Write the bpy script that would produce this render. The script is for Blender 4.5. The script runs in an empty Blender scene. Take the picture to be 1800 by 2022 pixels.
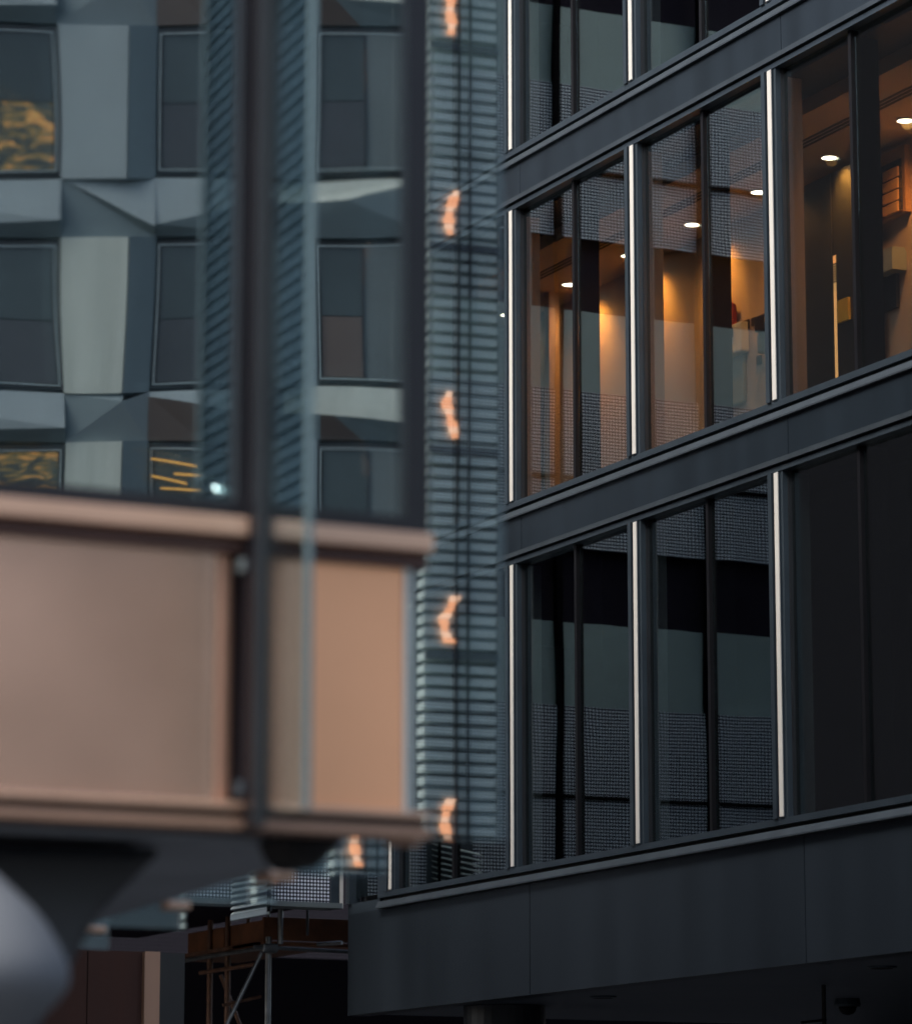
import bpy, math, random
import numpy as np
random.seed(7)
C = bpy.context.scene.collection
sc = bpy.context.scene
# ---------------------------------------------------------------- camera
F = 7101.0; P = .191; A = .4515          # focal length in photo pixels, pitch, street angle
ZO = 1.6                                  # eye height
cam_d = bpy.data.cameras.new('camera'); cam = bpy.data.objects.new('camera', cam_d); C.objects.link(cam)
cam.location = (0, 0, ZO)
cam.rotation_euler = (math.pi/2 + P, 0, -A)
cam_d.sensor_fit = 'VERTICAL'; cam_d.sensor_height = 24.0
cam_d.lens = 24.0*F/2022.0
cam_d.clip_start = .1; cam_d.clip_end = 2000
cam_d.dof.use_dof = True; cam_d.dof.focus_distance = 33.0
LENS = cam_d.lens
cam_d.dof.aperture_fstop = LENS/1000.0/0.078
sc.camera = cam
# ---------------------------------------------------------------- world, sun, exposure
SUN_EL, SUN_AZ = math.radians(46), math.radians(258)     # azimuth clockwise from +Y
w = bpy.data.worlds.new('World'); sc.world = w; w.use_nodes = True
nt = w.node_tree; bg = nt.nodes['Background']
sky = nt.nodes.new('ShaderNodeTexSky'); sky.sky_type = 'NISHITA'; sky.sun_disc = False
sky.sun_elevation = SUN_EL; sky.sun_rotation = SUN_AZ
sky.air_density = 1.0; sky.dust_density = 4.0; sky.ozone_density = 1.0
hs = nt.nodes.new('ShaderNodeHueSaturation'); hs.inputs['Saturation'].default_value = .75
nt.links.new(sky.outputs[0], hs.inputs['Color']); nt.links.new(hs.outputs[0], bg.inputs[0]); bg.inputs[1].default_value = .12
sd = bpy.data.lights.new('sun', 'SUN'); sd.energy = .95; sd.angle = math.radians(35); sd.color = (1, .93, .84)
so = bpy.data.objects.new('sun', sd); C.objects.link(so)
so.rotation_euler = (math.pi/2 - SUN_EL, 0, math.pi - SUN_AZ)
so.location = (0, 0, 60)
sc.view_settings.view_transform = 'Standard'; sc.view_settings.look = 'None'
sc.view_settings.gamma = 1; sc.view_settings.exposure = 1.35
try:
    sc.cycles.max_bounces = 12; sc.cycles.transparent_max_bounces = 24; sc.cycles.glossy_bounces = 6
    sc.cycles.sample_clamp_indirect = 4
except Exception: pass

# ---------------------------------------------------------------- measuring helpers (x, y in photo pixels; z relative to the eye)
cA, sA, cP, sP = math.cos(A), math.sin(A), math.cos(P), math.sin(P)
def ray(px, py):
    u = (px-900)/F; v = (1011-py)/F
    x = u; y = cP - v*sP; z = sP + v*cP
    return np.array([x*cA + y*sA, -x*sA + y*cA, z])
def onX(px, py, X): r = ray(px, py); return r*X/r[0]
def onY(px, py, Y): r = ray(px, py); return r*Y/r[1]
def onZ(px, py, Z): r = ray(px, py); return r*Z/r[2]
def deep(px, py, d):                      # point at distance d along the level view direction
    r = ray(px, py); return r*d/(r[0]*sA + r[1]*cA)

# ---------------------------------------------------------------- materials
M = {}
def mat(name):
    m = bpy.data.materials.new(name); m.use_nodes = True; M[name] = m
    return m, m.node_tree, m.node_tree.nodes['Principled BSDF']
def coords(n):
    return n.nodes.new('ShaderNodeTexCoord').outputs['Object']
def plain(name, col, rough=.5, metal=0, var=.12, scale=2.0, bump=0, emis=None, es=0, spec=.5, streak=False):
    m, n, b = mat(name)
    b.inputs['Roughness'].default_value = rough; b.inputs['Metallic'].default_value = metal
    b.inputs['Specular IOR Level'].default_value = spec
    tc = coords(n)
    if streak:
        mp = n.nodes.new('ShaderNodeMapping'); mp.inputs['Scale'].default_value = (4, 4, .35)
        n.links.new(tc, mp.inputs[0]); tc = mp.outputs[0]
    nz = n.nodes.new('ShaderNodeTexNoise'); nz.inputs['Scale'].default_value = scale; nz.inputs['Detail'].default_value = 6
    n.links.new(tc, nz.inputs['Vector'])
    mr = n.nodes.new('ShaderNodeMapRange'); mr.inputs['From Min'].default_value = .3; mr.inputs['From Max'].default_value = .7
    mr.inputs['To Min'].default_value = 1-var; mr.inputs['To Max'].default_value = 1+var
    n.links.new(nz.outputs[0], mr.inputs[0])
    mx = n.nodes.new('ShaderNodeVectorMath'); mx.operation = 'SCALE'; mx.inputs[0].default_value = col[:3]
    n.links.new(mr.outputs[0], mx.inputs['Scale'])
    n.links.new(mx.outputs[0], b.inputs['Base Color'])
    rr = n.nodes.new('ShaderNodeMapRange'); rr.inputs['To Min'].default_value = max(0, rough-.08); rr.inputs['To Max'].default_value = min(1, rough+.08)
    n.links.new(nz.outputs[0], rr.inputs[0]); n.links.new(rr.outputs[0], b.inputs['Roughness'])
    if bump:
        bp = n.nodes.new('ShaderNodeBump'); bp.inputs['Distance'].default_value = bump
        n.links.new(nz.outputs[0], bp.inputs['Height']); n.links.new(bp.outputs[0], b.inputs['Normal'])
    if emis:
        b.inputs['Emission Color'].default_value = (*emis, 1); b.inputs['Emission Strength'].default_value = es
    return m
def glass(name, refl, tint, wave, wscale=(.8, .8, .8), rough=0.0, fres=.5):
    """coated glazing: a share of the light is mirrored (more at grazing angles), the rest passes tinted"""
    m = bpy.data.materials.new(name); m.use_nodes = True; M[name] = m; n = m.node_tree; n.nodes.clear()
    out = n.nodes.new('ShaderNodeOutputMaterial'); mix = n.nodes.new('ShaderNodeMixShader')
    tr = n.nodes.new('ShaderNodeBsdfTransparent'); tr.inputs[0].default_value = (*tint, 1)
    gl = n.nodes.new('ShaderNodeBsdfGlossy'); gl.inputs['Roughness'].default_value = rough; gl.inputs[0].default_value = (.90, .98, .99, 1)
    lw = n.nodes.new('ShaderNodeLayerWeight'); lw.inputs[0].default_value = .35
    mr = n.nodes.new('ShaderNodeMapRange'); mr.inputs['To Min'].default_value = refl; mr.inputs['To Max'].default_value = min(1, refl+fres)
    n.links.new(lw.outputs['Fresnel'], mr.inputs[0])
    nz = n.nodes.new('ShaderNodeTexNoise'); nz.inputs['Scale'].default_value = 1; nz.inputs['Detail'].default_value = 1
    mp = n.nodes.new('ShaderNodeMapping'); mp.inputs['Scale'].default_value = wscale
    n.links.new(coords(n), mp.inputs[0]); n.links.new(mp.outputs[0], nz.inputs['Vector'])
    bp = n.nodes.new('ShaderNodeBump'); bp.inputs['Distance'].default_value = wave
    n.links.new(nz.outputs[0], bp.inputs['Height']); n.links.new(bp.outputs[0], gl.inputs['Normal'])
    n.links.new(mr.outputs[0], mix.inputs[0]); n.links.new(tr.outputs[0], mix.inputs[1]); n.links.new(gl.outputs[0], mix.inputs[2])
    n.links.new(mix.outputs[0], out.inputs[0])
    return m
def dotted(name, pitch, r, dot, base, axis=0):
    """perforated / fritted panel: a square grid of pale round dots; coordinates run along `axis` and z"""
    m, n, b = mat(name); b.inputs['Roughness'].default_value = .7; b.inputs['Specular IOR Level'].default_value = .15
    sp = n.nodes.new('ShaderNodeSeparateXYZ'); n.links.new(coords(n), sp.inputs[0])
    def ma(op, a, v=None, c=None):
        k = n.nodes.new('ShaderNodeMath'); k.operation = op
        n.links.new(a, k.inputs[0])
        if v is not None:
            if isinstance(v, (int, float)): k.inputs[1].default_value = v
            else: n.links.new(v, k.inputs[1])
        return k.outputs[0]
    s = []
    for o in (sp.outputs[axis], sp.outputs[2]):
        f = ma('FRACT', ma('MULTIPLY', o, 1/pitch)); f = ma('SUBTRACT', f, .5); s.append(ma('MULTIPLY', f, f))
    d = ma('SQRT', ma('ADD', s[0], s[1]))
    k = ma('LESS_THAN', d, r)
    mx = n.nodes.new('ShaderNodeMix'); mx.data_type = 'RGBA'
    n.links.new(k, mx.inputs[0]); mx.inputs[6].default_value = (*base, 1); mx.inputs[7].default_value = (*dot, 1)
    n.links.new(mx.outputs[2], b.inputs['Base Color'])
    return m
plain('frame_metal', (.040, .056, .072), .38, .35, .10, 3)
plain('ledge_metal', (.055, .070, .084), .35, .35, .12, 3)  # frame grey made paler: light caught by the ledges put into colour
plain('spandrel_metal', (.016, .025, .035), .36, .3, .22, .8, bump=.0006, streak=True)
plain('fascia_metal', (.022, .031, .042), .42, .3, .14, .5, bump=.0006, streak=True)
plain('black_gap', (.004, .004, .005), .7)
plain('black_frame', (.006, .006, .008), .5, spec=.2)
plain('white_strip', (.64, .63, .59), .35, 0, .03, 2)
plain('room_wall', (.42, .32, .27), .7, 0, .06, 1.2)
plain('room_ceiling', (.34, .27, .23), .8, 0, .06, 2)
plain('room_dark', (.006, .007, .009), .6)
plain('dim_wall', (.012, .009, .014), .8, spec=.05)  # unlit storeys: their darkness is put into the wall colour
plain('white_plastic', (.62, .60, .56), .4)
plain('grey_plastic', (.22, .25, .26), .4)
plain('dark_plastic', (.03, .03, .035), .4)
plain('red_cloth', (.25, .03, .02), .8)
plain('yellow_sign', (.62, .40, .03), .5)
plain('wood', (.36, .19, .09), .55, 0, .25, 6)
plain('warm_blind', (.75, .40, .14), .6)
plain('copper_bend', (.52, .30, .21), .55, .1, .05, .7)
plain('copper_lit', (.95, .48, .27), .32, .65, .05, .7, bump=.0008)  # right bay's copper, its warmer reflection put into the colour
plain('copper', (.66, .42, .315), .24, .8, .10, 1.3, bump=.0008)
plain('copper_low', (.34, .21, .15), .4, .6, .06, 2)
plain('copper_edge', (.62, .40, .29), .33, .6, .06, 2)
plain('copper_dark', (.07, .035, .03), .5, .3)
plain('post_black', (.006, .006, .009), .35)
plain('edge_teal', (.09, .14, .16), .4)
plain('post_blue', (.022, .025, .030), .4, .3)
plain('soffit_grey', (.30, .34, .39), .55, 0, .10, 1)
plain('undersoffit', (.09, .11, .14), .5, 0, .1, 1)
plain('soffit_black', (.006, .006, .008), .7)
plain('strut_dark', (.022, .027, .036), .5, 0, .15, 1.5)
plain('pillar_pale', (.125, .135, .15), .9, 0, .06, 1.0, spec=.1)
plain('brown_wall', (.060, .022, .014), .8, 0, .15, 1.2, streak=True)
plain('beige_strip', (.46, .27, .18), .6, 0, .08, 1, streak=True)
plain('tube_steel', (.20, .21, .22), .4, .6, .3, 8)
plain('tube_rust', (.16, .08, .05), .6, .3, .35, 10)
plain('board_orange', (.20, .075, .03), .7, 0, .25, 5)
plain('asphalt', (.05, .05, .052), .85, 0, .2, 3)
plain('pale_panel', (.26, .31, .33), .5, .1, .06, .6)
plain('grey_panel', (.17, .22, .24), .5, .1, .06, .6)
plain('warm_panel', (.14, .11, .10), .5, .1, .08, .6)
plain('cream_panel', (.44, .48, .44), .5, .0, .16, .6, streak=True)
plain('far_glass', (.055, .078, .086), .25, 0, .25, .5)
plain('far_glass_low', (.060, .068, .078), .25, 0, .25, .5)
plain('far_frame', (.025, .027, .034), .4)
plain('far_line', (.46, .55, .57), .4)
plain('slat_pale', (.54, .61, .61), .5, 0, .06, .6)
plain('blade_pale', (.58, .66, .65), .5, 0, .10, .9)
plain('slat_back', (.07, .085, .105), .6)
plain('block_back', (.36, .42, .44), .6)
plain('blind_grey', (.13, .16, .17), .6, 0, .1, .6)
plain('grey_wall', (.29, .37, .37), .6, 0, .10, .6)
plain('wing_dark', (.004, .0035, .005), .9, spec=.03)
plain('wing_recess', (.022, .018, .028), .9, spec=.05)
plain('concrete_dark', (.03, .032, .038), .8)
dotted('dotted_screen', .0385, .34, (.82, .88, .98), (.03, .032, .05))
dotted('dotted_dim', .07, .3, (.045, .042, .052), (.009, .007, .010))
glass('facade_glass', .12, (.66, .69, .69), .0020, (.9, .9, .5), fres=.26)
glass('bay_glass', .31, (.62, .66, .68), .0030, (.8, .8, .6), rough=.010, fres=.4)
glass('fin_glass', .22, (.72, .78, .80), .0009, (.8, .8, .6), rough=.015, fres=.4)
def emit(name, col, s):
    m, n, b = mat(name); b.inputs['Base Color'].default_value = (*col, 1)
    b.inputs['Emission Color'].default_value = (*col, 1); b.inputs['Emission Strength'].default_value = s
emit('downlight_glow', (1, .86, .62), 9.0)
emit('orange_glint', (1, .40, .20), .95)  # lamp reflections on the louvre blades, put in as glowing colour
emit('orange_glint_pale', (1, .55, .36), .95)
emit('warm_slit', (1, .50, .18), .55)
emit('white_lamp', (.9, .92, .85), 5.0)
emit('amber_lamp', (1, .5, .1), .38)
def golden_glints():  # golden reflections of reflections, put in as a glowing pattern
    m, n, b = mat('golden_glints')
    mp = n.nodes.new('ShaderNodeMapping'); mp.inputs['Scale'].default_value = (2.4, 2.4, 6)
    n.links.new(coords(n), mp.inputs[0])
    nz = n.nodes.new('ShaderNodeTexNoise'); nz.inputs['Scale'].default_value = 1.1; nz.inputs['Detail'].default_value = 4; nz.inputs['Distortion'].default_value = 1.5
    n.links.new(mp.outputs[0], nz.inputs['Vector'])
    cr = n.nodes.new('ShaderNodeValToRGB'); e = cr.color_ramp.elements
    e[0].position = .46; e[0].color = (.02, .03, .03, 1); e[1].position = .80; e[1].color = (1, .62, .16, 1)
    a = e.new(.56); a.color = (.30, .20, .05, 1); a = e.new(.66); a.color = (.85, .36, .08, 1)
    n.links.new(nz.outputs[0], cr.inputs[0]); n.links.new(cr.outputs[0], b.inputs['Emission Color'])
    b.inputs['Emission Strength'].default_value = .34; b.inputs['Base Color'].default_value = (.04, .05, .05, 1)
golden_glints()

# ---------------------------------------------------------------- mesh helpers
class MB:
    def __init__(s, tf=None): s.v = []; s.f = []; s.tf = tf
    def quad(s, *p):
        i = len(s.v); s.v += [tuple(map(float, q)) for q in p]; s.f.append(tuple(range(i, i+len(p)))); return s
    def box(s, x0, x1, y0, y1, z0, z1):
        x0, x1 = sorted((x0, x1)); y0, y1 = sorted((y0, y1)); z0, z1 = sorted((z0, z1)); i = len(s.v)
        s.v += [(x, y, z) for z in (z0, z1) for y in (y0, y1) for x in (x0, x1)]
        s.f += [tuple(i+k for k in q) for q in ((0, 2, 3, 1), (4, 5, 7, 6), (0, 1, 5, 4), (2, 6, 7, 3), (0, 4, 6, 2), (1, 3, 7, 5))]
        return s
    def prism(s, poly, d):
        """poly: points in order; d: extrusion vector"""
        i = len(s.v); n = len(poly); d = np.array(d, float)
        s.v += [tuple(map(float, p)) for p in poly] + [tuple(map(float, np.array(p)+d)) for p in poly]
        s.f.append(tuple(range(i+n-1, i-1, -1))); s.f.append(tuple(range(i+n, i+2*n)))
        for k in range(n): s.f.append((i+k, i+(k+1) % n, i+n+(k+1) % n, i+n+k))
        return s
    def tube(s, a, b, r, r2=None, n=10):
        a = np.array(a, float); b = np.array(b, float); r2 = r if r2 is None else r2
        d = b-a; d /= np.linalg.norm(d); u = np.cross(d, (0, 0, 1) if abs(d[2]) < .9 else (1, 0, 0)); u /= np.linalg.norm(u); v = np.cross(d, u)
        i = len(s.v)
        for c, q in ((a, r), (b, r2)):
            for k in range(n):
                t = 2*math.pi*k/n; s.v.append(tuple(c+q*(math.cos(t)*u+math.sin(t)*v)))
        s.f.append(tuple(range(i+n-1, i-1, -1))); s.f.append(tuple(range(i+n, i+2*n)))
        for k in range(n): s.f.append((i+k, i+(k+1) % n, i+n+(k+1) % n, i+n+k))
        return s
    def lathe(s, c, prof, n=48):
        i = len(s.v)
        for (r, z) in prof:
            for k in range(n):
                t = 2*math.pi*k/n; s.v.append((c[0]+r*math.cos(t), c[1]+r*math.sin(t), c[2]+z))
        for a in range(len(prof)-1):
            for k in range(n): s.f.append((i+a*n+k, i+a*n+(k+1) % n, i+(a+1)*n+(k+1) % n, i+(a+1)*n+k))
        s.f.append(tuple(range(i+n-1, i-1, -1))); j = i+(len(prof)-1)*n; s.f.append(tuple(range(j, j+n)))
        return s
    def build(s, name, m, parent=None, smooth=False, bevel=0, rot=None):
        me = bpy.data.meshes.new(name); V = s.v
        if s.tf: V = [tuple(s.tf(p)) for p in V]
        V = [(x, y, z+ZO) for x, y, z in V]
        org = np.array([0, 0, 0], float)
        q = parent
        while q is not None: org += np.array(q.location); q = q.parent
        if rot:      # own centre as origin, so a pane can sit a hair out of true
            c = np.mean(np.array(V), axis=0)
        else: c = org if parent is not None else np.array([*np.mean(np.array(V), axis=0)[:2], min(v[2] for v in V)])
        me.from_pydata([tuple(np.array(v)-c) for v in V], [], s.f); me.update()
        import bmesh
        bm = bmesh.new(); bm.from_mesh(me); bmesh.ops.recalc_face_normals(bm, faces=bm.faces); bm.to_mesh(me); bm.free()
        me.materials.append(M[m] if isinstance(m, str) else m)
        if smooth:
            for p in me.polygons: p.use_smooth = True
        o = bpy.data.objects.new(name, me); C.objects.link(o); o.parent = parent
        o.location = tuple(c-org)
        if rot: o.rotation_euler = rot
        if bevel:
            md = o.modifiers.new('bevel', 'BEVEL'); md.width = bevel; md.segments = 2; md.limit_method = 'ANGLE'
        return o
def tag(o, label, cat, group=None, kind=None):
    if label: o['label'] = label
    if cat: o['category'] = cat
    if group: o['group'] = group
    if kind: o['kind'] = kind
    return o
def empty(name, loc, label, cat, group=None):
    o = bpy.data.objects.new(name, None); o.empty_display_size = .3; C.objects.link(o)
    o.location = (loc[0], loc[1], loc[2]+ZO); return tag(o, label, cat, group)
def B(*a): return MB().box(*a)

# ================================================================ setting
o = MB().box(-300, 300, -300, 300, -ZO-.2, -ZO).build('ground', 'asphalt'); o['kind'] = 'structure'

# ================================================================ dark office building (street runs along Y, facade plane X = XF)
XF = 15.787; Y0 = 31.2425; W_ = 2.532; Z0 = 3.2407; H = 3.6189; HW = 2.9938
YR = Y0 - 5*W_ ; YL = 35.2
off = empty('office_building', (XF+2, 28, -ZO), 'dark grey metal and glass office building with pale vertical strips between its windows', 'building')
cols = [35.2, 34.07] + [Y0 - W_*i for i in range(0, 6)]
ZF = 2.0                                   # underside of the lowest fascia
def band(y0, y1, zb, cols_=None):
    """everything between the head of one row of windows and the sill of the next; zb = sill height"""
    B(XF-.03, XF+.10, y0, y1, zb-.058, zb).build('sill', 'frame_metal', off)
    B(XF+.03, XF+.12, y0, y1, zb-.100, zb-.058).build('shadow_gap', 'black_gap', off)
    MB().prism([(XF-.034, y0, zb-.096), (XF+.1, y0, zb-.096), (XF+.1, y0, zb-.172), (XF-.066, y0, zb-.172), (XF-.066, y0, zb-.158)], (0, y1-y0, 0)).build('ledge', 'ledge_metal', off)
for k in range(0, 5):
    zb = Z0 + k*H
    yl = 34.36 if k == 0 else 34.6
    band(YR, yl, zb)
    if k > 0:
        seams = [yl, Y0-.12*0+ -.22, Y0-2*W_-.22, Y0-4*W_-.22, YR]
        for a, b in zip(seams[:-1], seams[1:]):
            B(XF-.03, XF+.12, a-.004, b+.004, zb-.505, zb-.172).build('spandrel_panel', 'spandrel_metal', off)
        B(XF+.03, XF+.11, YR, yl, zb-.518, zb-.505).build('shadow_gap', 'black_gap', off)
        B(XF-.06, XF+.12, YR, yl, zb-.562, zb-.518).build('head_rail', 'ledge_metal', off)
        B(XF+.02, XF+.11, YR, yl, zb-.578, zb-.562).build('shadow_gap', 'black_gap', off)
        B(XF-.03, XF+.10, YR, yl, zb-(H-HW), zb-.578).build('head_frame', 'frame_metal', off)
# deep fascia below the lowest windows
seams = [35.2, Y0-.31, Y0-2*W_-.31, Y0-4*W_-.31, YR]
for a, b in zip(seams[:-1], seams[1:]):
    B(XF-.0, XF+.25, a-.007, b+.007, ZF, Z0-.173).build('fascia_panel', 'fascia_metal', off)
B(XF+.0, XF+.2, 34.38, 35.2, Z0-.173, Z0-.06).build('fascia_panel', 'frame_metal', off)
B(XF+.25, XF+6.5, YR, 35.2, ZF+.02, ZF+.12).build('soffit', 'undersoffit', off)
B(XF+6.5, XF+6.7, YR, 35.2, -ZO, ZF).build('undercroft_wall', 'room_dark', off)
for k in range(0, 5): B(XF+.13, XF+8, YR, 35.0, Z0+k*H-.5, Z0+k*H-.2).build('floor_slab', 'dim_wall', off)
B(XF+.1, XF+8, YR, 35.1, Z0+4*H, Z0+4*H+.5).build('roof', 'concrete_dark', off)
B(XF+.1, XF+8, YR-.2, YR, -ZO, Z0+4*H+.5).build('end_wall', 'concrete_dark', off)
B(XF+8, XF+8.3, YR, 35.2, ZF, Z0+4*H).build('back_wall', 'concrete_dark', off)
B(XF+.15, XF+8, 35.05, 35.2, ZF+.12, Z0+4*H).build('end_wall', 'concrete_dark', off)

def window(i, k):
    """one bay of one storey: frame, pale strip on its left mullion, two panes, deep centre mullion"""
    ya = cols[i]; yb = cols[i+1]            # ya is further up the street
    z0 = Z0+k*H; z1 = z0+HW
    f = MB()
    f.box(XF-.05, XF+.09, ya+.045, ya+.105, z0, z1)      # grey rib left of the strip
    f.box(XF-.02, XF+.09, ya-.10, ya-.065, z0, z1)        # grey rib right of it
    f.box(XF+.005, XF+.10, ya-.065, ya+.045, z0, z1)
    f.box(XF-.038, XF+.004, ya-.058, ya+.004, z0, z1)
    fr = f.build('window', 'frame_metal', off)
    B(XF-.046, XF-.038, ya-.058, ya+.004, z0+.01, z1-.01).build('strip', 'white_strip', fr)
    B(XF-.03, XF+.0, ya+.004, ya+.040, z0, z1).build('shadow_gap', 'black_gap', fr)
    ym = (ya-.1+yb+.105)/2 + .02
    B(XF+.03, XF+.095, ya-.112, ya-.10, z0, z1).build('inner_frame', 'post_blue', fr)
    # glass sits behind the ribs; each pane is a fraction of a degree out of true
    for (a, b) in ((ya-.108, ym+.03), (ym-.03, yb+.07)):
        rz = random.uniform(-.0022, .0022); ry = random.uniform(-.0014, .0014)
        B(XF+.060, XF+.066, a, b, z0-.0, z1+.0).build('pane', 'facade_glass', fr, rot=(0, ry, rz))
    B(XF+.025, XF+.30, ym-.022, ym+.022, z0, z1).build('mullion', 'black_frame', fr)
    B(XF+.10, XF+.27, ya-.06, ya+.02, z0, z1).build('inner_lining', 'grey_plastic' if k != 1 else 'room_wall', fr)
for k in range(0, 4):
    for i in range(1, 7): window(i, k)
    # the short corner pane beyond the last full bay
    z0 = Z0+k*H; fr = B(XF-.02, XF+.10, 34.20, 34.40, z0-.06, z0+HW).build('window', 'frame_metal', off)
    B(XF+.05, XF+.056, 34.40, 35.12, z0, z0+HW).build('pane', 'facade_glass', fr, rot=(0, .001, .001))
    B(XF-.03, XF+.1, 35.10, 35.20, z0-.06, z0+HW).build('corner_post', 'frame_metal', fr)
# rooms ------------------------------------------------------------
ZC = Z0+H+2.8                               # ceiling of the lit corridor
for k in (0, 2, 3):
    B(XF+2.6, XF+2.7, YR, 35.0, Z0+k*H-.2, Z0+k*H+HW+.1).build('room_wall', 'dim_wall', off)
    B(XF+.35, XF+2.6, YR, 35.0, Z0+k*H+2.85, Z0+k*H+3.0).build('room_ceiling', 'dim_wall', off)
XW = 17.64
B(XF+.30, XW, YR, 35.0, Z0+H-.2, Z0+H-.1).build('room_floor', 'grey_plastic', off)
B(XW, XW+.1, YR, 35.0, Z0+H-.2, ZC).build('room_wall', 'room_wall', off)
B(XF+.98, XF+2.2, YR, 35.0, ZC, ZC+.1).build('room_ceiling', 'room_ceiling', off)
B(XF+.12, XF+.60, YR, 35.0, ZC+.14, ZC+.24).build('room_ceiling', 'room_dark', off)
B(XF+.60, XF+.98, YR, 35.0, ZC+.0, ZC+.19).build('bulkhead', 'room_ceiling', off)
g = MB()
for q in range(3): g.box(XF+1.00+q*.055, XF+1.03+q*.055, YR, 34.9, ZC-.006, ZC)
g.build('ceiling_slot', 'black_gap', off)
B(onY(1084, 700, 33.28)[0], onY(1104, 700, 33.28)[0], 33.28, 33.40, Z0+H-.2, ZC-.0).build('partition', 'room_wall', off)

GD = 'round downlights in the corridor ceiling'
ys = [34.377, 32.904, 31.589, 30.258, 28.957, 27.659, 26.361, 25.06, 23.75]
where = ['farthest round downlight, at the left edge behind the glass fin', 'second farthest round downlight, in the leftmost lit pane beside the dark mullion',
 'downlight touching the pale strip at the right end of the leftmost lit window', 'lit round downlight in the left pane of the middle lit window',
 'lit round downlight in the right pane of the middle lit window', 'lit round downlight above the tall dark door panel',
 'nearest round downlight, cut by the right edge of the photo above the wooden shutter', 'downlight beyond the right edge nearest the shutter', 'downlight at the near end of the corridor']
for j, y in enumerate(ys[:8]):
    e = empty('ceiling_light', (17.29, y, ZC), where[j], 'downlight', GD)
    MB().lathe((17.29, y, ZC-.012), [(.085, .012), (.085, 0), (.072, -.002), (.072, .008)], 28).build('trim_ring', 'white_plastic', e)
    MB().lathe((17.29, y, ZC-.010), [(.071, .006), (.071, 0)], 28).build('diffuser', 'downlight_glow', e)
    ld = bpy.data.lights.new('downlight_beam', 'SPOT'); ld.energy = 75*(.08 if j == 0 else 1); ld.color = (1, .38, .045); ld.spot_size = math.radians(84); ld.spot_blend = 1; ld.shadow_soft_size = .03
    lo = bpy.data.objects.new('downlight_beam', ld); C.objects.link(lo); lo.parent = e; lo.location = (0, 0, -.03)
    lo.rotation_euler = (0, math.radians(-30), 0)
    ld = bpy.data.lights.new('downlight_spill', 'SPOT'); ld.energy = 30*(.25 if j == 0 else 2.6 if j >= 6 else 1); ld.color = (1, .40, .10); ld.spot_size = math.radians(150); ld.spot_blend = 1; ld.shadow_soft_size = .05
    lo = bpy.data.objects.new('downlight_spill', ld); C.objects.link(lo); lo.parent = e; lo.location = (0, 0, -.04)

# things on the corridor wall (plane X = XW)
def wall_box(px0, px1, py0, py1, d, name, m, parent=None, x=XW, bevel=0):
    a = onX((px0+px1)/2, (py0+py1)/2, x-d)
    y0 = onX(px0, (py0+py1)/2, x-d)[1]; y1 = onX(px1, (py0+py1)/2, x-d)[1]
    z1 = onX((px0+px1)/2, py0, x-d)[2]; z0 = onX((px0+px1)/2, py1, x-d)[2]
    return MB().box(x-d, x-.002, y1, y0, z0, z1).build(name, m, parent, bevel=bevel)
def wall_thing(px, py, name, label, cat, group=None, x=XW):
    p = onX(px, py, x); return empty(name, p, label, cat, group)
e = wall_thing(1445, 700, 'soap_dispenser', 'pale wall dispenser with rounded top in the middle lit window', 'dispenser')
wall_box(1426, 1462, 640, 700, .10, 'body', 'white_plastic', e, bevel=.02); wall_box(1430, 1444, 650, 668, .115, 'window', 'dark_plastic', e); wall_box(1432, 1466, 704, 800, .05, 'towel', 'grey_plastic', e, bevel=.02)
e = MB()
for (x0, x1, ya, yb) in ((1430, 1447, 612, 650), (1431, 1436, 602, 616), (1437, 1441, 598, 614), (1442, 1446, 601, 614), (1427, 1431, 615, 630)):
    z1 = onX(x0, ya, XW-.07)[2]; z0 = onX(x0, yb, XW-.07)[2]; y1 = onX(x0, ya, XW-.07)[1]; y0 = onX(x1, ya, XW-.07)[1]; e.box(XW-.08, XW-.03, y0, y1, z0, z1)
tag(e.build('glove', 'red_cloth', bevel=.006), 'dark red glove standing above the pale wall dispenser', 'glove')
GS = 'small dark switches on the corridor wall'
tag(wall_box(1467, 1476, 632, 650, .02, 'wall_switch', 'dark_plastic'), 'dark switch plate just right of the pale dispenser', 'switch', GS)
tag(wall_box(1482, 1489, 627, 643, .02, 'wall_switch', 'dark_plastic'), 'dark switch plate touching the dark shelf by the pale mullion strip', 'switch', GS)
tag(wall_box(1492, 1500, 702, 720, .02, 'wall_switch', 'dark_plastic'), 'lowest dark switch plate, below the dark shelf', 'switch', GS)
tag(wall_box(1766, 1775, 500, 520, .02, 'wall_switch', 'dark_plastic'), 'dark switch plate right of the pale cabinet at the right edge', 'switch', GS)
e = wall_thing(1505, 650, 'wall_shelf', 'dark wall shelf with a small yellow item beside the third pale strip', 'shelf')
wall_box(1489, 1530, 618, 648, .16, 'cabinet', 'dark_plastic', e); wall_box(1492, 1528, 650, 692, .12, 'tray', 'grey_plastic', e, bevel=.02); wall_box(1508, 1524, 622, 632, .17, 'yellow_item', 'yellow_sign', e)
e = wall_thing(1748, 370, 'shuttered_window', 'wooden shuttered internal window with orange slats at the right edge', 'window')
wall_box(1718, 1786, 300, 432, .06, 'frame', 'wood', e); wall_box(1732, 1778, 322, 424, .075, 'inner_frame', 'room_dark', e)
for q in range(4): wall_box(1741, 1771, 334+q*23, 353+q*23, .09, 'slat', 'warm_blind', e)
e = wall_thing(1745, 515, 'wall_cabinet', 'small pale cabinet on the wall below the shuttered window', 'cabinet')
wall_box(1730, 1761, 492, 538, .14, 'body', 'grey_plastic', e); wall_box(1742, 1760, 495, 534, .16, 'door', 'grey_plastic', e)
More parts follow.
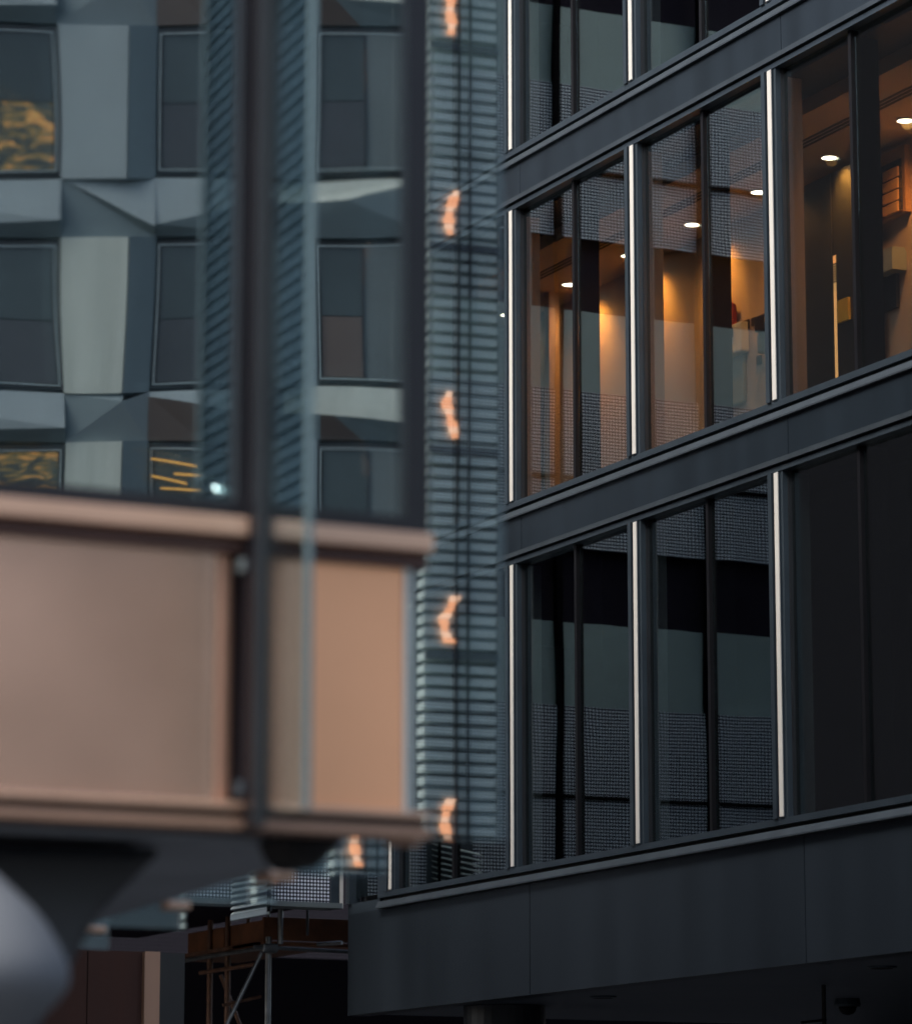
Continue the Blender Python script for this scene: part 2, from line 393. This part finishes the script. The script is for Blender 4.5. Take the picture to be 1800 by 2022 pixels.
tag(wall_box(1722, 1768, 545, 615, .04, 'notice_board', 'post_blue'), 'dark blue notice board under the small pale cabinet', 'board')
e = wall_thing(1065, 760, 'door', 'dim grey door at the far end of the lit corridor, behind the leftmost lit pane', 'door')
wall_box(1047, 1084, 612, 1010, .05, 'leaf', 'blind_grey', e); wall_box(1050, 1054, 780, 790, .08, 'handle', 'dark_plastic', e)
# tall dark door panels standing before the wall, with a lit gap
XD = 17.45
e = wall_thing(1640, 800, 'dark_door', 'tall near black double door with a thin lit gap, right of the third pale strip', 'door', x=XD)
yA = onX(1567, 600, XD)[1]; yB = onX(1643, 600, XD)[1]; yC = onX(1651, 600, XD)[1]; yD = onX(1722, 600, XD)[1]
zT = onX(1640, 345, XD)[2]
B(XD, XD+.05, yB, yA, Z0+H-.2, ZC-.08).build('leaf', 'room_dark', e); B(XD, XD+.05, yD, yC, Z0+H-.2, ZC-.08).build('leaf', 'room_dark', e)
B(XD+.01, XD+.04, yC+.004, yB-.004, Z0+H-.2, onX(1647, 503, XD)[2]).build('lit_gap', 'warm_slit', e)
B(XD+.01, XD+.05, yC, yB, onX(1647, 503, XD)[2], ZC-.08).build('rail', 'room_dark', e)
for q in range(8):
    zz = onX(1647, 520+q*5, XD)[2]; B(XD-.004, XD+.012, yC, yB, zz-.009, zz).build('louvre', 'room_dark', e)
tag(wall_box(1652, 1673, 590, 634, .03, 'door_sign', 'yellow_sign', x=XD), 'small yellow sign on the dark door beside its lit gap', 'sign')

# under the fascia: column, recessed lights, camera dome, pole
e = empty('round_column', (16.75, 33.1, -ZO), 'dark round column under the fascia at the bottom edge', 'column')
a = onZ(990, 2002, ZF)
MB().tube((16.6, 33.1, -ZO), (16.6, 33.1, ZF+.01), .42, n=32).build('shaft', 'strut_dark', e, smooth=False)
GR = 'recessed lights in the dark soffit'
for (px, py, l) in ((1190, 1967, 'small unlit recessed light in the soffit left of the camera dome'), (1740, 1908, 'unlit recessed light in the soffit near the right edge of the photo')):
    p = onZ(px, py, ZF+.02); e = empty('recessed_light', p, l, 'light', GR)
    MB().lathe((p[0], p[1], ZF+.005), [(.13, .015), (.13, 0), (.10, -.004)], 24).build('trim_ring', 'frame_metal', e)
    MB().lathe((p[0], p[1], ZF-.002), [(.095, .01), (.095, 0)], 24).build('lens', 'black_gap', e)
p = onZ(1672, 1972, ZF+.02); e = empty('security_camera', p, 'small dark dome camera hanging from the soffit at bottom right', 'camera')
MB().lathe((p[0], p[1], ZF-.06), [(.12, .08), (.13, .02), (.12, 0)], 24).build('housing', 'frame_metal', e)
MB().lathe((p[0], p[1], ZF-.14), [(.02, 0), (.055, .012), (.08, .04), (.09, .08)], 24).build('dome', 'black_frame', e, smooth=True)
p = onZ(1625, 1945, ZF+.02); e = empty('pole', (p[0], p[1], -ZO), 'thin dark vertical pole standing under the soffit at bottom right', 'pole')
MB().tube((p[0], p[1], -ZO), (p[0], p[1], ZF+.02), .02).build('shaft', 'black_gap', e); MB().tube((p[0]-.25, p[1], ZF-.33), (p[0]+.02, p[1], ZF-.30), .012).build('arm', 'black_gap', e)

# ================================================================ wing with dotted screens closing the street (faces -Y at Y = YW)
YW = 35.30
wing = empty('screened_wing', (13, YW+1, -ZO), 'dark building wing faced with dotted screens at the end of the passage', 'building')
XL = 10.25; XR = 15.62
B(XL, XR+.1, YW+.12, YW+6, Z0-.02, Z0+4*H+4).build('wall', 'wing_recess', wing)
B(XL-.02, XR+.12, YW-.06, YW+.3, Z0-.10, Z0-.045).build('edge_beam', 'blind_grey', wing)
for k in range(0, 5):
    zb = Z0+k*H
    for (xa, xb) in ((XL, 11.40), (11.47, 13.27), (13.34, XR)):
        B(xa, xb, YW, YW+.03, zb-.04 if k == 0 else zb+.43-.0, zb+1.22 if k == 0 else zb+2.26).build('dotted_screen', 'dotted_screen', wing)
    if k == 0:
        for (xa, xb) in ((XL, 11.40), (11.47, 13.27), (13.34, XR)):
            B(xa, xb, YW, YW+.03, zb+1.23, zb+2.26).build('dotted_screen', 'dotted_screen', wing)
    for (xa, xb) in ((XL, 11.40), (11.47, 13.27), (13.34, XR)):
        B(xa, xb, YW+.05, YW+.10, zb+2.262, zb+3.21).build('grey_panel', 'grey_wall', wing)
    B(XL, XR, YW-.03, YW, zb+1.22, zb+1.26).build('rail', 'wing_dark', wing)
for x in (11.435, 13.305): B(x-.035, x+.035, YW-.05, YW+.04, Z0-.04, Z0+4*H+3).build('post', 'wing_dark', wing)
B(XR, XR+.14, YW-.03, YW+.10, Z0-.1, Z0+16).build('corner_post', 'frame_metal', wing)
B(XR+.10, XR+.135, YW-.045, YW-.031, Z0-.1, Z0+16).build('strip', 'white_strip', wing)

# louvred plant screen that hangs beside the wing's first floor
e = empty('louvred_screen', (14.5, 35, 3), 'pale louvred metal screen hanging beside the dotted screen, above the scaffold', 'louvre screen')
p0 = onY(529, 1791, YW-.12); p1 = onY(455, 1805, YW-.26)
d = p1-p0; n_ = 13
for q in range(n_):
    z = p0[2]-.02+q*.062
    MB().prism([(p0[0], p0[1], z), (p1[0], p1[1], z+ (p1[2]-p0[2])), (p1[0]+.05, p1[1]+.06, z+.03+(p1[2]-p0[2])), (p0[0]+.05, p0[1]+.06, z+.03)], (0, 0, .012)).build('slat', 'slat_pale', e)
MB().prism([(p0[0], p0[1], p0[2]-.07), (p1[0], p1[1], p1[2]-.07), (p1[0], p1[1], p1[2]-.01), (p0[0], p0[1], p0[2]-.01)], (.05, .08, 0)).build('bottom_rail', 'slat_pale', e)
MB().prism([(p0[0]+.08, p0[1]+.1, p0[2]-.03), (p1[0]+.08, p1[1]+.1, p1[2]-.03), (p1[0]+.08, p1[1]+.1, p1[2]+1.2), (p0[0]+.08, p0[1]+.1, p0[2]+1.2)], (.02, .03, 0)).build('backing', 'slat_back', e)
MB().tube((p0[0]+.0, p0[1]-.02, p0[2]-.05), (p0[0], p0[1]-.02, p0[2]+1.0), .018).build('corner_tube', 'wing_dark', e)

# scaffold below the wing
e = empty('scaffold', (14.6, 37, -ZO), 'tube scaffold with orange timber boards under the dotted wing', 'scaffold')
YS = 36.6
c0 = onY(530, 1868, YS)
def dirY(px, py): # a point on the scaffold's side plane
    return onX(px, py, c0[0])
zb = c0[2]; T = .035
farY = dirY(330, 1900)[1]
MB().tube((c0[0], YS, -ZO), (c0[0], YS, zb+.1), .034, n=14).build('standard', 'tube_steel', e)
for px in (415, 450): 
    y = dirY(px, 1880)[1]; MB().tube((c0[0], y, -ZO), (c0[0], y, zb+1.3), .032).build('standard', 'tube_rust', e)
y = dirY(482, 1870)[1]; MB().tube((c0[0]+.05, y, zb), (c0[0]+.05, y, zb+1.3), .022).build('standard', 'tube_rust', e)
MB().tube((c0[0]+.02, YS+.05, zb), (c0[0]+.02, YS+.05, zb+1.3), .018).build('standard', 'tube_steel', e)
q = onY(554, 1800, YS-.05); MB().tube((q[0], q[1], zb+.02), (q[0], q[1], zb+1.3), .03).build('standard', 'tube_steel', e)
q = onY(607, 1800, YS-.3); MB().tube((q[0], q[1], q[2]-.26), (q[0], q[1], q[2]+.5), .016).build('hanger', 'strut_dark', e)
B(c0[0]-.05, c0[0]+.9, YS+.1, farY, zb+.02, zb+.06).build('platform', 'tube_rust', e)
B(c0[0]-.05, c0[0]+2.2, YS+.0, YS+.9, zb+.015, zb+.055).build('platform', 'board_orange', e)
L = farY-YS
for a, b in ((.06, .42), (.44, .80)):
    B(c0[0]+.02, c0[0]+.06, YS+a*L, YS+b*L, zb+.07, zb+.30).build('toe_board', 'board_orange', e)
B(c0[0]-.05, c0[0]+2.2, YS+.02, YS+.06, zb+.07, zb+.32).build('toe_board', 'board_orange', e)
MB().tube((c0[0]-.06, YS-.05, zb-.02), (c0[0]-.06, farY, zb-.02), .024).build('ledger', 'tube_steel', e)
MB().tube((c0[0]-.06, YS+.2, zb-.19), (c0[0]-.06, farY-1.2, zb-.19), .022).build('ledger', 'tube_rust', e)
MB().tube((c0[0]-.06, YS+2.0, zb+.95), (c0[0]-.06, farY-1.0, zb+.95), .02).build('ledger', 'tube_rust', e)
MB().tube((c0[0]-.2, YS-.06, zb-.02), (c0[0]+2.3, YS-.06, zb-.06), .024).build('ledger', 'tube_steel', e)
q = onY(440, 2040, YS+.1); MB().tube((c0[0]-.05, YS+.02, zb-.03), (q[0], q[1], q[2]), .022).build('brace', 'tube_steel', e)
q = onY(480, 2040, YS+2); q2 = onY(436, 1925, YS+2); MB().tube(q2, q, .022).build('brace', 'tube_rust', e)
q = onY(440, 1985, YS+.5); q2 = onY(515, 1968, YS+.5); MB().tube(q2, q, .018).build('brace', 'tube_rust', e)
MB().box(c0[0]-.1, c0[0]+.08, YS-.1, YS+.03, zb-.08, zb+.02).build('coupler', 'tube_steel', e, bevel=.02)
MB().tube((c0[0]+.55, YS-.08, zb+.03), (c0[0]+.75, YS-.3, zb+.04), .024).build('spare_tube', 'tube_steel', e)

# dark building closing the end of the street
e = empty('rear_building', (10, 62, -ZO), 'unlit dark building behind the scaffold', 'building')
B(-20, 40, 60, 64, -ZO, 26).build('wall', 'dotted_dim', e); B(6, 30, 44, 44.3, -ZO, Z0).build('dark_backdrop', 'wing_dark', e)  # near-black screen stands in for the dark void behind the scaffold

# ================================================================ copper-clad building, corner bay over the camera's left
YN = 11.094
cop = empty('copper_building', (3, 14, -ZO), 'copper panelled building with a projecting glazed corner bay and glass fins', 'building')
XC = 5.272; XP = 5.196; XA = 0.0          # lip end, panel end, left end
zt = 2.288; 
def sideX(Y): return 5.23 + .105*(Y-11.25)
post = 4.578
# copper band
for (a, b) in ((XA, 4.582), (4.63, XP)):
    B(a, b-.085 if b < 5 else b, YN+.03, YN+.10, 1.315, 2.18).build('copper_panel', 'copper' if b < 5 else 'copper_lit', cop, bevel=.006)
    B(a, b if b < 5 else XC, YN-.05, YN+.12, 2.225, 2.29).build('copper_rail', 'copper_edge', cop, bevel=.006)
    B(a, b if b < 5 else XC, YN-.0, YN+.1, 2.175, 2.225).build('shadow_gap', 'copper_dark', cop)  # upper strip: dark colour painted as the shade under the top rail
    B(a, b if b < 5 else XC, YN-.02, YN+.10, 1.304, 1.326).build('copper_rail', 'copper_edge', cop, bevel=.004)
    B(a, b if b < 5 else XC, YN+.02, YN+.1, 1.270, 1.304).build('shadow_gap', 'black_gap', cop)
    B(a, b if b < 5 else XC, YN-.035, YN+.10, 1.235, 1.270).build('copper_rail', 'copper_low', cop, bevel=.005)
B(XP+.001, XP+.018, YN+.02, YN+.12, 1.33, 2.19).build('panel_edge', 'slat_pale', cop)
R_ = .083; arc = [(4.497+R_*math.sin(t), YN+.03+R_*(1-math.cos(t))) for t in np.linspace(0, math.radians(86), 14)]
mb = MB(); n0 = len(arc)
for (x, y) in arc: mb.v += [(x, y, 1.316), (x, y, 2.179)]
for k in range(n0-1): mb.f.append((2*k, 2*k+2, 2*k+3, 2*k+1))
mb.build('panel_return', 'copper_bend', cop, smooth=True)
B(4.49, 4.60, YN+.19, YN+.22, 1.3, 2.2).build('panel_return', 'copper_dark', cop)
# post between the two bays
B(4.585, 4.625, YN-.10, YN+.12, 1.24, 9).build('corner_post', 'post_black', cop)
B(4.583, 4.627, YN-.106, YN-.10, 1.24, 9).build('corner_post', 'post_blue', cop)
B(4.560, 4.584, YN-.03, YN+.02, 2.105, 2.155).build('clip', 'blind_grey', cop, bevel=.01)
B(4.560, 4.584, YN-.03, YN+.02, 1.345, 1.40).build('clip', 'frame_metal', cop, bevel=.01)
# glazing of both bays
for (a, b, rz) in ((XA, 4.55, .0), (4.66, 5.185, .0)):
    z0 = 2.30; fr = MB().box(a, b, YN-.01, YN+.10, z0-.005, z0+.05).box(b, b+(.035 if b < 5 else .087), YN-.01, YN+.10, z0-.005, 9)
    fr = fr.build('window', 'post_black', cop)
    B(a, b, YN+.02, YN+.026, z0+.045, 9).build('pane', 'bay_glass', fr, rot=(0, 0, rz))
    B(a, b, YN+.06, YN+.066, z0+.045, 9).build('pane', 'bay_glass', fr, rot=(.0022, 0, .0030))
    B(a, b, YN+.35, YN+.40, z0, 9).build('blind', 'room_dark', fr)
# glass fin on the post, pointing at the street, and its edge
B(4.615, 4.627, YN-.45, YN-.106, 1.262, 9).build('glass_fin', 'fin_glass', cop)
B(4.612, 4.630, YN-.475, YN-.45, 1.262, 9).build('fin_edge', 'edge_teal', cop)
# fins along the side wall, parallel with the front
for j, y in enumerate((11.25, 12.80, 14.15, 15.56, 16.96, 18.4, 19.8, 21.2, 22.6, 24, 25.4, 26.8, 28.2, 12.7, 31, 32.4, 33.8)):
    x0 = sideX(y)-.03; x1 = x0+.445 + (.06 if j else 0)
    B(x0, x1, y, y+.012, 1.262, 13).build('glass_fin', 'fin_glass', cop)
    B(x0-.01, x0+.10, y-.05, y+.03, 1.225, 1.262).build('copper_rail', 'copper_edge', cop, bevel=.01)
# body and skewed side wall
def sk(y0, y1, d0, d1, z0, z1):
    return MB().prism([(sideX(y0)+d0, y0, z0), (sideX(y0)+d1, y0, z0), (sideX(y1)+d1, y1, z0), (sideX(y1)+d0, y1, z0)], (0, 0, z1-z0))
sk(YN+.45, 34.5, -.35, -.12, 1.30, 13).build('side_wall', 'wing_dark', cop)
B(XA, 4.9, YN+.45, YN+.6, 1.3, 13).build('inner_wall', 'wing_dark', cop)
B(XA, XC, YN+.0, YN+.4, 9.0, 13).build('upper_front', 'post_blue', cop)
B(XA-.3, XA, YN+.0, 34.5, 1.3, 13).build('side_wall', 'wing_dark', cop)
B(XA, 7.3, 34.3, 34.5, 1.3, 13).build('rear_wall', 'wing_dark', cop)
MB().prism([(XA, YN+.62, 12.7), (5, YN+.62, 12.7), (7, 34.2, 12.7), (XA, 34.2, 12.7)], (0, 0, .3)).build('roof', 'wing_dark', cop)
# underside: black recess behind the front lip, then grey soffit panels
B(XA, sideX(11.2)-.02, YN+.12, 11.72, 1.285, 1.30).build('soffit', 'soffit_black', cop)
ysf = [11.72, 13.2, 14.9, 17.5, 21, 26, 34.4]
for a, b in zip(ysf[:-1], ysf[1:]):
    MB().prism([(XA, a+.006, 1.262), (sideX(a)-.03, a+.006, 1.262), (sideX(b)-.03, b-.006, 1.262), (XA, b-.006, 1.262)], (0, 0, .03)).build('soffit', 'soffit_grey', cop)
# dark tapered bracket hanging under the corner
q = [onY(556, 1650, 11.5), onY(690, 1650, 11.5), onY(652, 1690, 11.5), onY(628, 1714, 11.5), onY(600, 1712, 11.5), onY(578, 1695, 11.5)]
MB().prism(q, (0, .25, 0)).build('bracket', 'soffit_black', cop, bevel=.02)
# big dark strut
q = [onY(-260, 1655, 11.75), onY(338, 1672, 11.75), onY(205, 1802, 11.75), onY(128, 1950, 11.75), onY(60, 2080, 11.75), onY(-260, 2080, 11.75)]
MB().prism(q, (0, .5, 0)).build('strut', 'strut_dark', cop, bevel=.05)

# pale rounded pillar in the bottom left corner
yp = 10.6; base = onY(-80, 1930, yp); s = 12/7100*.92
ax = onY(-80, 1930, yp)
prof = [(r_*s, -(y_-1930)*s) for (r_, y_) in ((0.5, 2300), (10, 2240), (62, 2110), (148, 2022), (192, 1978), (212, 1950), (217, 1928), (212, 1900), (196, 1868), (170, 1826), (140, 1790), (82, 1738), (45, 1705), (20, 1690), (1, 1686))]
po = empty('sculpture', (ax[0], ax[1], -ZO), 'blurred pale grey rounded street sculpture in the bottom left corner', 'sculpture')
MB().lathe((ax[0], ax[1], ax[2]), prof, 64).build('body', 'pillar_pale', po, smooth=True)
MB().tube((ax[0], ax[1], -ZO), (ax[0], ax[1], ax[2]-300*s), .12, n=24).build('stem', 'pillar_pale', po)

# brown wall with a beige pilaster further down the undercroft
YB = 27.0
e = empty('undercroft_wall', (3, YB, -ZO), 'dark brown wall with a beige strip at its right end, behind the pale sculpture', 'wall')
a = onY(282, 1900, YB); b = onY(312, 1900, YB); c = onY(174, 1900, YB)
B(-8, c[0]-.006, YB, YB+.3, -ZO, 2.0).build('panel', 'brown_wall', e); B(c[0]+.006, a[0], YB+.01, YB+.3, -ZO, 2.0).build('panel', 'brown_wall', e)
B(a[0], b[0], YB-.05, YB+.3, -ZO, 2.0).build('pilaster', 'beige_strip', e)
B(b[0], b[0]+.25, YB+.05, YB+.3, -ZO, 2.0).build('dark_trim', 'post_black', e)

# ================================================================ the buildings across the square that the glass mirrors
YM = YN+.02
def mir(p): return (p[0], 2*YM-p[1], p[2])                      # mirrored in the front glazing: where the real building stands
def V(px, py, d=55.0): return deep(px, py, d)
VD = np.array([sA, cA, 0.0])
def vquad(pts, d, th=.3, tf=mir):
    """solid panel: a polygon across the view with thickness behind it; pts may carry their own depth offset"""
    poly = [V(p[0], p[1], d+(.45*p[2] if len(p) > 2 else 0)) for p in pts]
    return MB(tf).prism(poly, VD*th)
fac = empty('faceted_building', (25, -28, -ZO), 'pale building of folded metal panels and dark windows, mirrored in the glazed bay', 'building')
D = 55.0
MB(mir).prism([V(-420, 1500, D+1.2), V(846, 1500, D+1.2), V(846, -420, D+1.2), V(-420, -420, D+1.2)], VD*4).build('wall', 'far_frame', fac)
MB(mir).prism([V(-420, 2384+206, D+1.2), V(1200, 2384+206, D+1.2), V(1200, 1500, D+1.2), V(-420, 1500, D+1.2)], VD*4).build('base', 'grey_panel', fac)
rowsz = [(-350, -70), (60, 340), (462, 765), (880, 1180), (1290, 1480)]
def win(x0, x1, y0, y1, lit=False, line=True, dv=None):  # lit: pane carries the glowing golden reflections, no room light
    fr = vquad([(x0, y1), (x1, y1), (x1, y0), (x0, y0)], D+.15, .3).build('window', 'far_frame', fac)
    ix = 14
    mid = y0+(y1-y0)*.52
    vquad([(x0+ix, mid), (x1-ix, mid), (x1-ix, y0+16), (x0+ix, y0+16)], D+.10, .04).build('pane', 'golden_glints' if (lit and y0 > 800) else 'far_glass', fr)
    vquad([(x0+ix, y1-14), (x1-ix, y1-14), (x1-ix, mid+2), (x0+ix, mid+2)], D+.10, .04).build('pane', 'golden_glints' if lit else ('warm_panel' if (dv and y0 > 400) else 'far_glass_low'), fr)
    if line:
        g = MB(mir); t = 2.2; a, b, c, d_ = x0+ix-7, x1-ix+7, y0+11, y1-9
        for (u0, u1, v0, v1) in ((a, a+t, c, d_), (b-t, b, c, d_), (a+t, b-t, c, c+t), (a+t, b-t, d_-t, d_)):
            g.prism([V(u0, v1, D+.06), V(u1, v1, D+.06), V(u1, v0, D+.06), V(u0, v0, D+.06)], VD*.03)
        g.build('bead', 'far_line', fr)
    if dv:
        vquad([(dv, y1-12), (x1-ix-2, y1-12), (x1-ix-2, y0+14), (dv, y0+14)], D+.07, .02).build('blind', 'blind_grey', fr)
        vquad([(dv-5, y1-12), (dv, y1-12), (dv, y0+14), (dv-5, y0+14)], D+.05, .05).build('mullion', 'far_frame', fr)
for (y0, y1) in rowsz:
    win(-330, -190, y0, y1)
    win(-30, 116, y0, y1, lit=(y0 in (60, 880)))
    win(292, 478, y0, y1)
    win(632, 842, y0, y1, dv=732)
def panels(name, m, pts): vquad(pts, D, .25).build(name, m, fac)
# piers
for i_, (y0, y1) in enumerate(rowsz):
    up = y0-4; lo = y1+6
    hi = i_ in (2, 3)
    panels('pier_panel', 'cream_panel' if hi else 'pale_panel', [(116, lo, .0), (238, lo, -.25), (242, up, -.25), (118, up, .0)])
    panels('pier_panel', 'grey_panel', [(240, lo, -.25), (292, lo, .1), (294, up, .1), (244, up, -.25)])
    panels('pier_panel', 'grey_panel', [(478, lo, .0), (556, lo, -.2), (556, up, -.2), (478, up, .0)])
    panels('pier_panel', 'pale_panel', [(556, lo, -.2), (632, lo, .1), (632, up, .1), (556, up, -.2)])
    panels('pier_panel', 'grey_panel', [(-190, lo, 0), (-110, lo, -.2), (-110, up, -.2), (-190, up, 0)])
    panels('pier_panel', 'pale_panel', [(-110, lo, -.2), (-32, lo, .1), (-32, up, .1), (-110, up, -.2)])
# folded spandrels between the rows
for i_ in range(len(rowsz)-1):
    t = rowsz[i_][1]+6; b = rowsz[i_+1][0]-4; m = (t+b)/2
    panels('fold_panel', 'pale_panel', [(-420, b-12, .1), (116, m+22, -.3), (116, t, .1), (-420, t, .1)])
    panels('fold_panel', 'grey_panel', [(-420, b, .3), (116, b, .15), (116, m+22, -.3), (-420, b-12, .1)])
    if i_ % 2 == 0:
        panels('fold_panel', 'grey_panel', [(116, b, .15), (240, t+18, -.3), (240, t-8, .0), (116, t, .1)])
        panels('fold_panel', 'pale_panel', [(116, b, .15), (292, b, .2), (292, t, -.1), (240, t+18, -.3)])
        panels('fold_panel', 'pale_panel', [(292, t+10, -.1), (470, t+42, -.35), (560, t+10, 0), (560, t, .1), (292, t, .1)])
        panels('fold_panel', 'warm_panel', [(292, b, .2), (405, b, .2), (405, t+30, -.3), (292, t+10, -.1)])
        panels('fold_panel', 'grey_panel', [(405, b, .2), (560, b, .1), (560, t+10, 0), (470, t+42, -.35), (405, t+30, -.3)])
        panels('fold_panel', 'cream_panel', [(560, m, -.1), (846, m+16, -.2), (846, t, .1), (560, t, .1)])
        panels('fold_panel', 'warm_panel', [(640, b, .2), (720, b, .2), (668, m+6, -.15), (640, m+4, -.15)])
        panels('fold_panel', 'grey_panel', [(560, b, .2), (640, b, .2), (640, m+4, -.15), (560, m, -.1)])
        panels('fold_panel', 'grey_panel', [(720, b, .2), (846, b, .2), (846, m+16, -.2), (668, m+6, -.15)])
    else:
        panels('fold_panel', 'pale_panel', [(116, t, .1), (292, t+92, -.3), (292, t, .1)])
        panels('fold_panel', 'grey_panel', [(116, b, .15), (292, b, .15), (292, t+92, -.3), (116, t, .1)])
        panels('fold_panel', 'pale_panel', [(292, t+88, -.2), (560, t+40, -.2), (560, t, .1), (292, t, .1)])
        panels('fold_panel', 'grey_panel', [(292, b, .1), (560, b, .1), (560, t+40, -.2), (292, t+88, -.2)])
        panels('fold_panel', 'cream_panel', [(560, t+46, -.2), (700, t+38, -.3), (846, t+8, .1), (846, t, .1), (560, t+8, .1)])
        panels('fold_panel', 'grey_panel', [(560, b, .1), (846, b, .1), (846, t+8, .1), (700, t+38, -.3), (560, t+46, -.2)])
for (x0, x1, y, w_) in ((300, 395, 905, 'topmost, slanting'), (300, 370, 940, 'middle, slanting'), (318, 405, 965, 'lowest, level'), (345, 405, 935, 'shortest, level')):
    tag(vquad([(x0, y+10), (x1, y+24 if x0 < 310 else y+12), (x1, y+21 if x0 < 310 else y+9), (x0, y+7)], D-.02, .03).build('light_line', 'amber_lamp'),
        w_+' amber light line in the mirrored dark window beside the small white lamp', 'lamp', 'amber light lines in the mirrored dark window')
o = MB(mir).tube(V(430, 969, 54.6), V(430, 969, 54.7), .085, n=20).build('globe_lamp', 'white_lamp'); tag(o, 'small round white lamp mirrored low in the glazed bay left of the black post', 'lamp')

# louvred tower (mirrored in the glass fins)
YM2 = 11.25
def mir2(p): return (p[0], 2*YM2-p[1], p[2])
DL = 48.0
lou = empty('louvred_tower', (26, -20, -ZO), 'tower of pale horizontal louvres with glowing orange glints, mirrored in the corner glass fins', 'building')
az = math.radians(70); LD = np.array([math.sin(az)*cA+math.cos(az)*sA, -math.sin(az)*sA+math.cos(az)*cA, 0])
PC = V(984, 1000, DL)
def LV(t, z): return np.array([PC[0], PC[1], 0])+LD*t+np.array([0, 0, z])
BK = np.cross(LD, (0, 0, 1)); BK = BK/np.linalg.norm(BK)
if np.dot(BK, VD) < 0: BK = -BK
Wd = 1.02
def LB(t0, t1, z0, z1, off, th): return MB(mir2).prism([LV(t0, z0)+BK*off, LV(t1, z0)+BK*off, LV(t1, z1)+BK*off, LV(t0, z1)+BK*off], BK*th)
t0 = -Wd
LB(t0, .75, -ZO, 24, .35, .2).build('wall', 'slat_back', lou)
SHAPES = {395: (.08, .02, -.03, -.04, -.02), 790: (-.02, -.06, -.02, .04, .07), 1190: (.10, .03, -.07, -.05, .02), 1590: (.03, -.03, -.06, -.03, .02), 0: (.0, -.02, -.03, .0, -.02), 1985: (.06, -.02, -.05, .0, .04)}
zlist = [(y, V(890, y, DL)[2]) for y in (1985, 1590, 1190, 790, 395, 0, -400)]
pit = .168
g = MB(mir2)
z = 1.0; n_s = 0
zmax = 21.0
while z < zmax:
    g = LB(t0, -.02, z, z+pit*.60, .02, .30); g.build('louvre_blade', 'blade_pale', lou); z += pit; n_s += 1
    if n_s >= 99: break
LB(.0, .75, 0, 24, .0, .3).build('edge_frame', 'pale_panel', lou)
for (a, b) in ((-.60, -.575), (-.44, -.41)): LB(a, b, 0, 24, -.03, .04).build('upright', 'post_blue', lou)
for (y, zz) in zlist:
    LB(t0, .0, zz-.62, zz+.32, .06, .03).build('floor_band', 'grey_panel', lou); LB(t0, .0, zz-.80, zz-.70, -.01, .02).build('floor_edge', 'slat_back', lou)
    sh = SHAPES.get(y, (0, -.02, -.06, -.02, .0))
    ts = np.linspace(0, 1, 9); cs = np.interp(ts, np.linspace(0, 1, len(sh)), sh); hh = .66
    for q in range(8):  # glowing ribbon standing in for a lamp's reflection on the blades
        wq = .062+.018*math.sin(q*1.7+y)
        za, zb_ = zz+.06-hh*ts[q], zz+.06-hh*ts[q+1]+(.012 if q % 2 else 0)
        MB(mir2).prism([LV(-.70+cs[q]-wq, za)+BK*-.03, LV(-.70+cs[q]+wq, za)+BK*-.03, LV(-.70+cs[q+1]+wq, zb_)+BK*-.03, LV(-.70+cs[q+1]-wq, zb_)+BK*-.03], BK*.02).build('orange_glint', 'orange_glint' if (q+n_s) % 3 else 'orange_glint_pale', lou)

# louvred block seen by double reflection in the fin on the post (front glass, then fin)
def mir3(p): return (2*4.621-p[0], 2*YM-p[1], p[2])
gb = empty('slatted_block', (-15, -25, -ZO), 'slatted grey block across the street mirrored as slanting louvres beside the black post', 'building')
GX = V(575, 500, 50)
for q in range(95):
    z = .8+q*.215
    MB(mir3).prism([(GX[0], GX[1]-9, z), (GX[0], GX[1]+5, z), (GX[0], GX[1]+5, z+.13), (GX[0], GX[1]-9, z+.13)], (.05, 0, 0)).build('louvre_blade', 'slat_pale', gb)
MB(mir3).box(GX[0]+.25, GX[0]+1.2, GX[1]-9, GX[1]+5, -ZO, 22).build('wall', 'block_back', gb)
